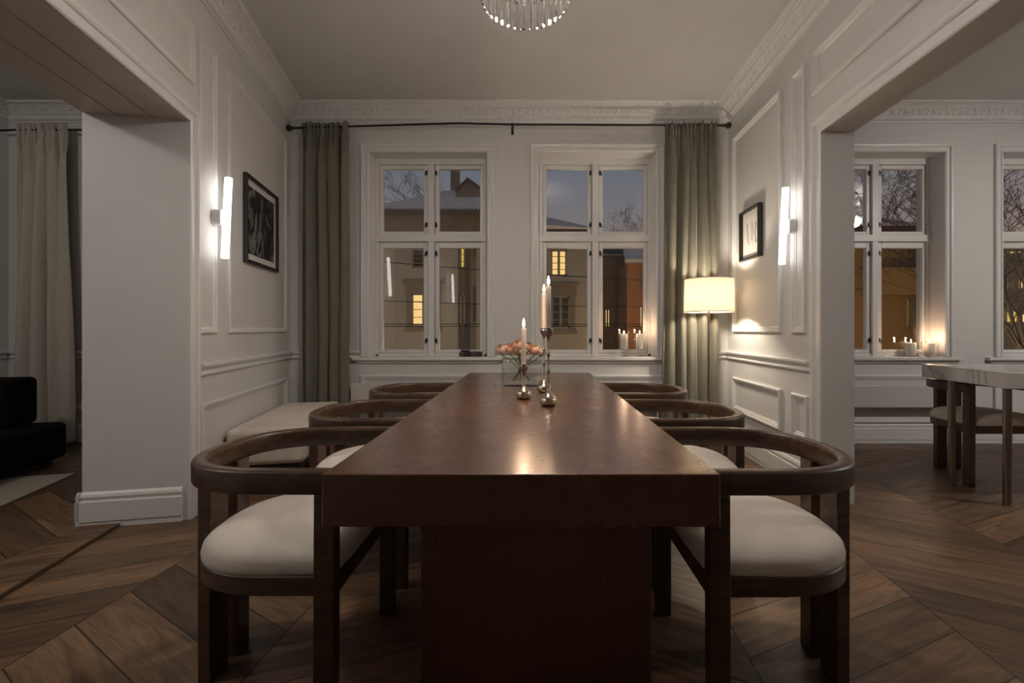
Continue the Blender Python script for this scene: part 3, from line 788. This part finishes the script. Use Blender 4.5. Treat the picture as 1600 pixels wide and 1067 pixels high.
def make_flower(label, top, foot, size, mat, seed):
    rn = random.Random(seed)
    g = thing('ranunculus', label, 'flower', (vx+foot[0], vy+foot[1], TZ+foot[2]), group='peach ranunculus in the glass vase')
    d = Vector(top)-Vector(foot)
    m = MB(); P = []
    for k in range(9):
        t = k/8; P.append(Vector((d.x*t**1.3, d.y*t**1.3, d.z*t)) + Vector((0,0,0)))
    m.tube(P, [.0026+.0010*(k/8) for k in range(9)], 7); m.build('stem', STEM, g, smooth=True)
    for q in range(3):                                   # narrow drooping leaves low on the stem
        m = MB(); b0 = P[1+q]; a = rn.uniform(0, 2*PI); ln = rn.uniform(.030,.045); hd = Vector((math.cos(a), .35*math.sin(a), .35)).normalized(); sd = Vector((0,0,1)).cross(hd).normalized()
        m.loft([[b0+hd*(ln*t)+Vector((0,0,-.018*t*t))-sd*(.0045*math.sin(PI*(.08+.9*t))), b0+hd*(ln*t)+Vector((0,0,-.018*t*t-.001)), b0+hd*(ln*t)+Vector((0,0,-.018*t*t))+sd*(.0045*math.sin(PI*(.08+.9*t)))] for t in (0,.25,.5,.75,1)], False)
        m.build('leaf', STEM, g, smooth=True, fix=False)
    # ball of overlapping petals
    m = MB(); C = P[-1] + Vector((0,0,size*.45))
    tilt = Matrix.Rotation(rn.uniform(.2,.9), 3, 'X') @ Matrix.Rotation(rn.uniform(-.35,.35), 3, 'Y')
    for lay in range(6):
        r = size*(.5-.062*lay); npet = 7-(lay//2); lift = .10*lay
        for q in range(npet):
            a0 = 2*PI*q/npet + lay*.6 + rn.uniform(-.1,.1); wid = PI/npet*1.45
            rows = []
            for i in range(6):
                el = -1.35 + (i/5)*(2.0+lift+.06*rn.random())
                row = []
                for j in range(6):
                    a = a0 + (j/5-.5)*2*wid*(.45+.55*math.sin(PI*min(1,(i+1)/5.2)))
                    rr = r*(1+.035*math.sin(j*1.9+q)+.05*(i/5)*(1 if lay < 2 else -.2))
                    row.append(C + tilt @ Vector((rr*math.cos(el)*math.cos(a), rr*math.cos(el)*math.sin(a), rr*math.sin(el)*.92)))
                rows.append(row)
            m.loft(rows, False)
    bl = m.build('bloom', mat, g, smooth=True, fix=False)
    m = MB(); m.lathe([(0,-.1*size),(.13*size,0),(.12*size,.16*size),(0,.2*size)], n=12)
    m.v = [C + tilt @ (p+Vector((0,0,size*.18))) for p in m.v]; m.build('flower_heart', CENTER, bl, smooth=True)
    return g
fl_spec = [(782,545,15,'pale peach bloom at the left end of the bouquet', PETALP, -.02), (796,544,16,'peach bloom second from the left in the bouquet', PETAL, .03),
           (809,538,15,'peach bloom at the top left centre of the bouquet', PETAL, -.03), (811,549,15,'deep peach bloom just left of the short taper candle', PETAL, .05),
           (826,541,12,'half hidden peach bloom just right of the short taper candle', PETAL, -.03), (835,546,17,'large open peach bloom right of the short taper candle', PETAL, .04),
           (848,548,13,'pale peach bloom at the right end of the bouquet', PETALP, .0)]
for k, (px, py, sz, lab, mt_, dy) in enumerate(fl_spec):
    Y = vy+dy-.03; c = at(px, py, Y); size = sz*1.08*Y/F
    top = (c.x-vx, Y-vy, c.z-size*.45-TZ)
    foot = (-top[0]*.45+R.uniform(-.02,.02), R.uniform(-.03,.03), .030)
    make_flower(lab, top, foot, size, mt_, k)

# ------------------------------------------------------------------ candle glasses on the sills
def goblet(px, label, klab, Y=4.50):
    x = (px-PX)*Y/F; g = thing('candle_glass', label, 'candle holder', (x, Y, WZ0+.0015), group='footed candle glasses on the dining room sill')
    lathe_obj([(0,0),(.045,0),(.047,.004),(.03,.010),(.012,.018),(.010,.045),(.020,.060),(.052,.066),(.054,.072),(.054,.25),(.052,.25),(.052,.074),(0,.072)], 'glass', THIN, g, 40)
    k = thing('pillar_candle', klab, 'candle', (x, Y, WZ0+.076), group='white pillar candles on the dining room sill')
    lathe_obj([(0,0),(.034,0),(.036,.004),(.036,.144),(.033,.150),(.010,.146),(0,.146)], 'wax', WAXW, k, 32); flame(k, .146, .9, .35)
goblet(975, 'footed clear glass candle holder, left of the two on the right window sill', 'lit white pillar candle in the left footed glass on the right dining window sill')
goblet(999.5, 'footed clear glass candle holder, next to the window frame near the curtain', 'lit white pillar candle in the right footed glass, nearer the green curtain')
def tumbler(px, Y, r, h, ch, label, klab):
    x = (px-PX)*Y/F; g = thing('candle_glass', label, 'candle holder', (x, Y, WZ0+.0015), group='candle tumblers on the right room sill')
    lathe_obj([(0,0),(r,0),(r,h),(r-.003,h),(r-.003,.012),(0,.012)], 'glass', THIN, g, 40)
    k = thing('pillar_candle', klab, 'candle', (x-.004, Y, WZ0+.0145), group='white candles on the right room sill')
    lathe_obj([(0,0),(.041,0),(.043,.004),(.043,ch-.006),(.039,ch),(.012,ch-.004),(0,ch-.004)], 'wax', WAXW, k, 32); flame(k, ch-.004, 1.0, .40)
tumbler(1424, 4.515, .062, .115, .122, 'clear glass tumbler, left of the two on the sill of the right hand room', 'lit short white candle in the left tumbler on the right room sill')
tumbler(1453, 4.475, .068, .15, .122, 'clear glass tumbler, right of the two on the sill against the window reveal', 'lit short white candle in the right tumbler, against the window reveal')
# small dark ornament on the left sill
o = thing('ornament', 'small low black ornament with two silver rings on the left window sill', 'ornament', (at(736,553,4.50).x, 4.50, WZ0+.0015))
m = MB(); m.box((-.115,-.028,.0),(.0,.028,.048)); m.box((-.10,-.02,.04),(-.01,.02,.066)); m.build('body', BLACKWOOD, o, bevel=.012, seg=3)
m = MB(); m.box((0,-.024,0),(.11,.024,.050)); m.build('tail', mat_flat('brown_leather', (.05,.03,.022), .5), o, bevel=.006)
for x in (-.085, .028):
    m = MB(); n = 20
    rr = [[(x+r*math.cos(2*PI*k/n), y, .024+r*math.sin(2*PI*k/n)) for k in range(n)] for r, y in ((.012,-.026),(.012,-.034),(.020,-.034),(.020,-.026))]
    m.loft(rr, True); m.build('ring', SILVER, o, smooth=True, angle=40)
m = MB(); m.lathe([(0,.064),(.008,.066),(.008,.078),(0,.08)], (-.04,0,0), 14); m.build('knob', SILVER, o, smooth=True, angle=40)

# ------------------------------------------------------------------ chandeliers
def chandelier(loc, label, tiers, zceil, energy, bulb_r):
    g = thing('chandelier', label, 'chandelier', (loc[0], loc[1], 0))
    proto = None
    for (r, z0, z1, n, w) in tiers:
        m = MB(); h = z1-z0
        m.loft([[(-w/2,-.0,0),(0,-.007,0),(w/2,0,0),(0,.004,0)],[(-w/2,-.0,-h+.008),(0,-.007,-h+.008),(w/2,0,-h+.008),(0,.004,-h+.008)],[(-w/2*.7,0,-h),(0,-.003,-h),(w/2*.7,0,-h),(0,.002,-h)]], True, True)
        p0 = m.build('crystal_prism', CRYST, g)
        for k in range(n):
            a = 2*PI*(k+.5)/n
            p = p0 if k == 0 else p0.copy()
            if k: COL.objects.link(p); p.parent = g
            p.location = (r*math.cos(a), r*math.sin(a), z1); p.rotation_euler.z = a+PI/2
        m = MB(); m.lathe([(r+.004,z1-.004),(r+.004,z1+.008),(r-.004,z1+.008),(r-.004,z1-.004),(r+.004,z1-.004)], n=64); m.build('ring', CHROME, g, smooth=True, angle=40)
        m = MB()
        for k in range(4):
            a = PI/2*k; m.tube([(0,0,z1+.004),(r*math.cos(a),r*math.sin(a),z1+.004)], .003, 6)
        m.build('spoke', CHROME, g)
    m = MB(); m.lathe([(.008,tiers[0][2]),(.008,zceil-.03),(.05,zceil-.03),(.055,zceil-.002),(0,zceil-.001)], n=20); m.build('stem', CHROME, g, smooth=True, angle=40)
    for k in range(5):
        a = 2*PI*k/5+.3; m = MB(); zz = (tiers[-1][1]+tiers[-1][2])/2 + .02
        m.lathe([(0,zz-.03),(.010,zz-.02),(.014,zz),(.009,zz+.02),(0,zz+.032)], (bulb_r*math.cos(a),bulb_r*math.sin(a),0), 12); m.build('bulb', BULB, g, smooth=True)
    if energy: ptlight('chandelier_light', (0,0,tiers[0][1]+.06), energy, (1.,.93,.86), .09, g)
    return g
chandelier((-.036, 2.10), 'crystal prism chandelier above the dining table, cut by the top of the frame', [(.200,2.624,2.84,36,.026),(.27,2.81,3.00,44,.024),(.22,2.97,3.10,30,.022)], ZC, 24., .10)
chandelier((5.1, 2.0), 'brightly lit crystal chandelier of the right hand room, mirrored in its window', [(.14,2.76,2.90,20,.03),(.20,2.86,3.00,26,.03),(.24,2.98,3.14,30,.03)], ZC, 60., .10)

# ------------------------------------------------------------------ the street outside
GZ = -4.5
m = MB(); m.box((-60,YB+1.2,GZ-.3),(80,120,GZ)); tag(m.build('ground', GROUND), kind='structure')
def house_window(parent, T, u, z0, w, h, lit, surround=True, cols=2, rows=4):
    fr = MB(); f = .10
    if surround:
        s = MB(); s.box((u-w/2-.38,0,z0-.15),(u-w/2,.08,z0+h+.1), T); s.box((u+w/2,0,z0-.15),(u+w/2+.38,.08,z0+h+.1), T)
        s.box((u-w/2-.45,0,z0+h),(u+w/2+.45,.12,z0+h+.75), T); s.box((u-w/2-.62,0,z0+h+.75),(u+w/2+.62,.26,z0+h+.92), T); s.box((u-w/2-.5,0,z0-.45),(u+w/2+.5,.16,z0-.12), T)
        s.build('window_surround', SURR, parent)
    fr.box((u-w/2,0,z0),(u-w/2+f,.06,z0+h), T); fr.box((u+w/2-f,0,z0),(u+w/2,.06,z0+h), T); fr.box((u-w/2,0,z0),(u+w/2,.06,z0+f), T); fr.box((u-w/2,0,z0+h-f),(u+w/2,.06,z0+h), T)
    for c in range(1, cols):
        x = u-w/2+w*c/cols; fr.box((x-.09,0,z0),(x+.09,.065,z0+h), T)
    for r in range(1, rows):
        z = z0+h*r/rows; fr.box((u-w/2,.01,z-.022),(u+w/2,.055,z+.022), T)
    wf = fr.build('window', SASHO, parent)
    p = MB(); p.box((u-w/2,.004,z0),(u+w/2,.02,z0+h), T); p.build('pane', lit, wf)
def building(name, label, loc): return thing(name, label, 'building', loc)
Y0 = 32.
# cream house straight across the street
A = building('house', 'cream rendered house with snowy hipped roof and chimney across the street', (-6, Y0, GZ))
ea = 9.25
def TA(u, d, z): return Vector((u+6, -d, z-GZ))
m = MB(); m.box((-13,-14,GZ),(-5.3,0,ea), TA); m.box((-4.0,-14,GZ),(.4,0,ea), TA); m.box((-5.3,-14,GZ),(-4.0,-1.6,ea), TA); m.build('wall', PLAST, A)
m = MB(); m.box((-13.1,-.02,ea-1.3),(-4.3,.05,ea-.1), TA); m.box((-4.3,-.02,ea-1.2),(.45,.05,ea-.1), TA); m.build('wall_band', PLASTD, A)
m = MB()
C4 = [(-13.4,.5,ea),(.8,.5,ea),(.8,-14.4,ea),(-13.4,-14.4,ea)]; Rg = [(-5.0,-6,13.0),(-2.6,-6,13.0)]
V = [TA(*p) for p in C4+Rg]; m.add(V, [(0,1,5,4),(1,2,5),(2,3,4,5),(3,0,4),(0,3,2,1)]); m.build('roof', SNOW, A, fix=True)
m = MB(); m.box((-13.4,.42,ea-.22),(.8,.52,ea+.06), TA)
for k in range(58): m.tube([TA(-13.3+k*.245,.50,ea+.10), TA(-13.3+k*.245,.30,ea+.16)], .10, 6)
m.build('eaves', ROOF, A)
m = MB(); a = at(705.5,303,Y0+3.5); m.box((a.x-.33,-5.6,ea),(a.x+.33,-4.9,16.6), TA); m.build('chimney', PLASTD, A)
m = MB()   # dormer gable beside the chimney
g0, g1, g2 = at(712,298,Y0+3), at(731,279,Y0+3), at(756,297,Y0+3)
pts = [(g0.x,g0.z),(g1.x,g1.z),(g2.x,g2.z)]
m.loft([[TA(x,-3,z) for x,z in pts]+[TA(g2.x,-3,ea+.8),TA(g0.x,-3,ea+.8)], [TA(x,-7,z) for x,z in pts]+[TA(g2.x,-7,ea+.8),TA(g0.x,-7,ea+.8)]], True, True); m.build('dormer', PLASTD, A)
m = MB()
for q in ((0,1),(1,2)):
    (xa,za),(xb,zb) = pts[q[0]], pts[q[1]]
    m.loft([[TA(xa,-2.7,za+.02),TA(xb,-2.7,zb+.02),TA(xb,-2.7,zb-.12),TA(xa,-2.7,za-.12)],[TA(xa,-7,za+.02),TA(xb,-7,zb+.02),TA(xb,-7,zb-.12),TA(xa,-7,za-.12)]], True, True)
m.build('dormer_roof', ROOF, A)
def wpx(px0, px1, py0, py1, Y): a, b = at(px0,py1,Y), at(px1,py0,Y); return (a.x+b.x)/2, a.z, b.x-a.x, b.z-a.z
for (x0,x1,y0,y1,lit,sur) in ((644,681,389,419,DARKW,False),(644,680,459,508,LITW,True)):
    u, z0, w, h = wpx(x0,x1,y0,y1,Y0); house_window(A, TA, u, z0, w, h, lit, sur)
def TA2(u, d, z): return Vector((-5.3+6+.001*0+1.3 - d*.0, 0, 0))
# the recessed bay: its side wall faces left and carries two narrow looking windows
def TS(u, d, z): return Vector((.4*0 + 2.0 - d - .0, -u*-1.0, z-GZ))
for (z0, h, lit, sur) in ((at(0,419,Y0).z, 1.9, LITY, False), (at(0,509,Y0).z, 2.2, DARKW, True)):
    house_window(A, TA, -4.95, z0, .34, h, lit, False, 1, 4)
# lower wing seen through the right hand window
Bq = building('house', 'lower cream wing with a lit upper window, behind the tall taper candles', (2.5, Y0+.4, GZ))
def TW(u, d, z): return Vector((u-2.5, -d, z-GZ))
m = MB(); m.box((.95,-9,GZ),(4.45,0,8.15), TW); m.build('wall', PLAST, Bq)
m = MB(); m.loft([[TW(.92,.4,8.15),TW(4.6,.4,7.95),TW(4.6,.5,8.15),TW(.92,.5,8.4)],[TW(.92,-3.5,9.9),TW(4.6,-3.5,8.6),TW(4.6,-3.5,8.7),TW(.92,-3.5,10.0)]], True, True); m.build('roof', SNOW, Bq)
m = MB(); m.box((.92,.36,7.6),(4.6,.46,8.12), TW); m.build('eaves', ROOF, Bq)
u, z0, w, h = wpx(861,885,391,431,Y0+.4); house_window(Bq, TW, u, z0, w, h, LITW, False, 2, 4)
u, z0, w, h = wpx(862,890,463,512,Y0+.4); house_window(Bq, TW, u, z0, w, h, DARKW, True, 2, 4)
# street receding to the right: darker row and orange house
Cq = building('house', 'tall grey-brown townhouse with pale windows farther down the street', (7., 46, GZ))
def TC(u, d, z): return Vector((u-7., -d, z-GZ))
m = MB(); m.box((5.6,-8,GZ),(9.35,0,8.6), TC); m.build('wall', GREYB, Cq)
m = MB(); m.loft([[TC(5.5,.3,8.6),TC(9.4,.3,8.6),TC(9.4,.3,8.8),TC(5.5,.3,8.8)],[TC(5.5,-3,10.),TC(9.4,-3,10.),TC(9.4,-3,10.2),TC(5.5,-3,10.2)]], True, True); m.build('roof', ROOF, Cq)
for (x0,x1,y0,y1,lit) in ((945,954,437,455,DARKW),(968,978,431,453,DARKW),(945,953,483,512,LITW),(969,980,478,511,LITW)):
    u, z0, w, h = wpx(x0,x1,y0,y1,46); house_window(Cq, TC, u, z0, w, h, lit, False, 2, 4)
Dq = building('house', 'orange plastered house at the right edge of the right window view', (10., 40, GZ))
def TD(u, d, z): return Vector((u-10., -d, z-GZ))
m = MB(); m.box((8.25,-4.5,GZ),(13.5,0,6.9), TD); m.build('wall', ORANGE, Dq)
m = MB(); m.loft([[TD(8.0,.4,6.9),TD(13.6,.4,6.9),TD(13.6,.4,7.2),TD(8.0,.4,7.2)],[TD(8.6,-4,9.6),TD(13.6,-4,9.6),TD(13.6,-4,9.8),TD(8.6,-4,9.8)]], True, True); m.build('roof', SNOW, Dq)
for (x0,x1,y0,y1,lit) in ((999,1008,478,512,LITW),(999,1008,425,452,DARKW)):
    u, z0, w, h = wpx(x0,x1,y0,y1,40); house_window(Dq, TD, u, z0, w, h, lit, False, 2, 4)
# ochre house beyond the right room's first window
Eq = building('house', 'ochre plastered house with snowy low roof beyond the right hand room', (17., 24, GZ))
def TE(u, d, z): return Vector((u-17., -d, z-GZ))
s24 = 24/F
m = MB(); m.box((14.0,-9,GZ),((1431-PX)*s24,0,H+(514-362)*s24), TE); m.build('wall', OCHRE, Eq)
zr_ = H+(514-360)*s24
m = MB(); m.loft([[TE(13.8,.5,zr_+.1),TE(20.3,.5,zr_),TE(20.3,.5,zr_+.2),TE(13.8,.5,zr_+.4)],[TE(13.8,-4,zr_+2.6),TE(20.3,-4,zr_+.9),TE(20.3,-4,zr_+1.1),TE(13.8,-4,zr_+2.8)]], True, True); m.build('roof', SNOW, Eq)
m = MB(); m.box((13.8,.45,zr_-.25),(20.3,.55,zr_+.12), TE); m.build('eaves', ROOF, Eq)
m = MB(); m.box((17.2,-.0,H+(514-462)*s24),(19.6,.8,H+(514-421)*s24), TE); m.build('balcony', OCHRE, Eq)
for (x0,x1,y0,y1,lit) in ((1418,1430,467,512,LITY),(1418,1430,392,418,DARKW)):
    u, z0, w, h = wpx(x0,x1,y0,y1,24); house_window(Eq, TE, u, z0, w, h, lit, False, 2, 5)
Fq = building('house', 'tall yellow house corner rising beside the ochre house', (22., 22, GZ))
def TF(u, d, z): return Vector((u-22., -d, z-GZ))
s22 = 22/F
m = MB(); m.box((19.72,-1.4,GZ),(22.4,0,15), TF); m.build('wall', OCHRE, Fq)
Gq = building('apartment_block', 'dark modern apartment block with lit rooms beyond the far right window', (32., 30, GZ))
def TG(u, d, z): return Vector((u-32., -d, z-GZ))
s30 = 30/F
m = MB(); m.box((29.6,-10,GZ),(42,0,H+(514-372)*s30), TG); m.build('wall', GREYB, Gq)
m = MB(); m.box((29.4,-10,H+(514-372)*s30),(42,.5,H+(514-366)*s30), TG); m.build('roof', SNOW, Gq)
for (x0,x1,y0,y1,lit) in ((1575,1596,391,398,LITW),(1574,1584,436,452,LITW),(1592,1606,436,452,LITW),(1570,1590,484,505,LITY),(1594,1612,489,505,LITW),(1590,1604,395,412,DARKW)):
    u, z0, w, h = wpx(x0,x1,y0,y1,30); house_window(Gq, TG, u, z0, w, h, lit, False, 2, 1)
# trees
def tree(name, label, base, height, seed, spread=1., levels=6, group='bare winter trees outside'):
    rn = random.Random(seed); g = thing('tree', label, 'tree', base, group=group)
    tm, bmh = MB(), MB(); cnt = [0]
    def grow(p, d, L, r, lv):
        cnt[0] += 1
        pts = [p]; rad = [r]; q = p.copy(); dd = d.copy(); n = 4
        for i in range(n):
            dd = (dd + Vector((rn.uniform(-.26,.26), rn.uniform(-.26,.26), rn.uniform(-.10,.16)))).normalized()
            q = q + dd*(L/n); pts.append(q.copy()); rad.append(max(.014 if height > 16 else .008, r*(1-.42*(i+1)/n)))
        (tm if lv == 0 else bmh).tube(pts, rad, 7 if lv < 2 else 4)
        if lv >= levels: return
        for k in range(3 if lv else 4):
            f = rn.choice((2,3,4)) if lv else rn.choice((3,4,4)); az = rn.uniform(0, 2*PI); sp = rn.uniform(.45,.95)*spread
            side = Vector((math.cos(az), math.sin(az), .1)); nd = (dd + side*sp).normalized()
            grow(pts[f], nd, L*rn.uniform(.6,.82), rad[f]*.68, lv+1)
    grow(Vector((0,0,0)), Vector((0,0,1)), height*.34, height*.013, 0)
    tm.build('trunk', BARK, g, fix=False); bmh.build('branches', BARK, g, fix=False)
tree('tree', 'bare tree rising behind the snowy roof in the upper left window', (-14.6, 50, GZ), 27, 8, 1.2)
tree('tree', 'distant bare tree on the horizon in the upper right window', (14.0, 70, GZ), 29, 8, 1.3)
tree('tree', 'bare tree rising behind the ochre house in the right room window', (29.5, 37, GZ), 23, 21, 1.1)
tree('tree', 'bare tree filling the window at the far right edge', (18.6, 17, GZ), 14, 32, 1.1)
# overhead wires
for k, (y, za, zb, sag, X) in enumerate(((20, .97+.36, .97+.36, .0, 14),(20, .90+.33, .90+.33, 0, 14),(22,H+(514-460)*22/F,H+(514-478)*22/F,.25,14),(19,H+(514-388)*19/F+.2,H+(514-430)*19/F-.6,.3,14))):
    m = MB(); m.tube([(-X+2*X*i/24, 0, za+(zb-za)*i/24 - sag*math.sin(PI*i/24)) for i in range(25)], .018, 5)
    tag(m.build('overhead_wire', WIRE, loc=(0,y,0)), ['upper of the close pair of level wires across the street','lower of the close pair of level wires across the street','thin wire sagging across the middle of the street view','steeper wire slanting across the top of the lower panes'][k], 'wire', 'overhead wires across the street')
# unseen street lamps, added only to light the facades
for k, (x, y, e, c) in enumerate(((-9,23,420,(1,.78,.55)),(2.5,22,260,(1,.78,.55)),(8.2,31,420,(1,.62,.28)),(15.5,17,260,(1,.62,.26)),(27,20,260,(1,.66,.32)))):
    g = thing('street_lamp', 'tall street lamp outside, hidden below the sills, number %s along the pavement' % ['one','two','three','four','five'][k], 'street lamp', (x, y, GZ), group='street lamps')
    g['label'] = ['street lamp on the far left pavement below the window','street lamp near the middle of the street','street lamp in front of the orange house','street lamp in front of the ochre house','street lamp in front of the apartment block'][k]
    MB().lathe([(.09,0),(.06,.3),(.05,3.4),(0,3.4)], n=12).build('post', BLACK, g, smooth=True, angle=40)
    MB().lathe([(0,3.4),(.16,3.45),(.19,3.6),(.10,3.78),(0,3.8)], n=16).build('lantern', mat_emit('lantern', (1,.7,.4), 3.) if k == 0 else MATS['lantern'], g, smooth=True)
    ptlight('street_light', (0,-.0,4.0), e*.55, c, .2, g)

# ------------------------------------------------------------------ dusk sky
w = bpy.data.worlds.new('dusk'); scn.world = w; w.use_nodes = True; nt = w.node_tree
for n in list(nt.nodes): nt.nodes.remove(n)
tc = nt.nodes.new('ShaderNodeTexCoord'); sp = nt.nodes.new('ShaderNodeSeparateXYZ'); nt.links.new(tc.outputs['Generated'], sp.inputs[0])
z = E(nt, sp.outputs[2]); c = ramp(nt, z.s, [(.0,(.27,.18,.14)),(.16,(.215,.165,.150)),(.24,(.16,.150,.165)),(.34,(.10,.115,.155)),(.6,(.055,.075,.12)),(1.,(.04,.055,.09))])
bg = nt.nodes.new('ShaderNodeBackground'); nt.links.new(c, bg.inputs[0]); bg.inputs[1].default_value = .50
wo = nt.nodes.new('ShaderNodeOutputWorld'); nt.links.new(bg.outputs[0], wo.inputs[0])

# ------------------------------------------------------------------ added fill lamp, out of view, to brighten the left hand room
def fill_lamp(loc, label, e):
    g = thing('ceiling_lamp', label, 'lamp', (loc[0], loc[1], 0))
    MB().lathe([(0,3.05),(.12,3.07),(.16,3.12),(.12,3.18),(0,3.2)], n=24).build('globe', mat_emit('globe'+str(len(MATS)), (1,.85,.68), 2.), g, smooth=True)
    MB().lathe([(.006,3.19),(.006,3.27),(.05,3.275),(0,3.279)], n=12).build('stem', CHROME, g)
    ptlight('ceiling_light', (0,0,2.98), e, (1.,.93,.87), .15, g)
fill_lamp((-3.6, .6), 'globe ceiling lamp of the left hand room, outside the frame', 22.)

# ------------------------------------------------------------------ camera and view
cam = bpy.data.cameras.new('camera'); cam.sensor_width = 36; cam.lens = F/1600*36
cam.shift_x = -(PX-800)/1600; cam.shift_y = -(533.5-PY)/1600
cam.clip_start = .05; cam.clip_end = 300
co = bpy.data.objects.new('camera', cam); COL.objects.link(co); co.location = (0,0,H); co.rotation_euler = (PI/2,0,0)
scn.camera = co
vs = scn.view_settings; scn.display_settings.display_device = 'sRGB'
vs.view_transform = 'Standard'; vs.look = 'None'; vs.gamma = 1; vs.use_curve_mapping = False; vs.exposure = 1.42
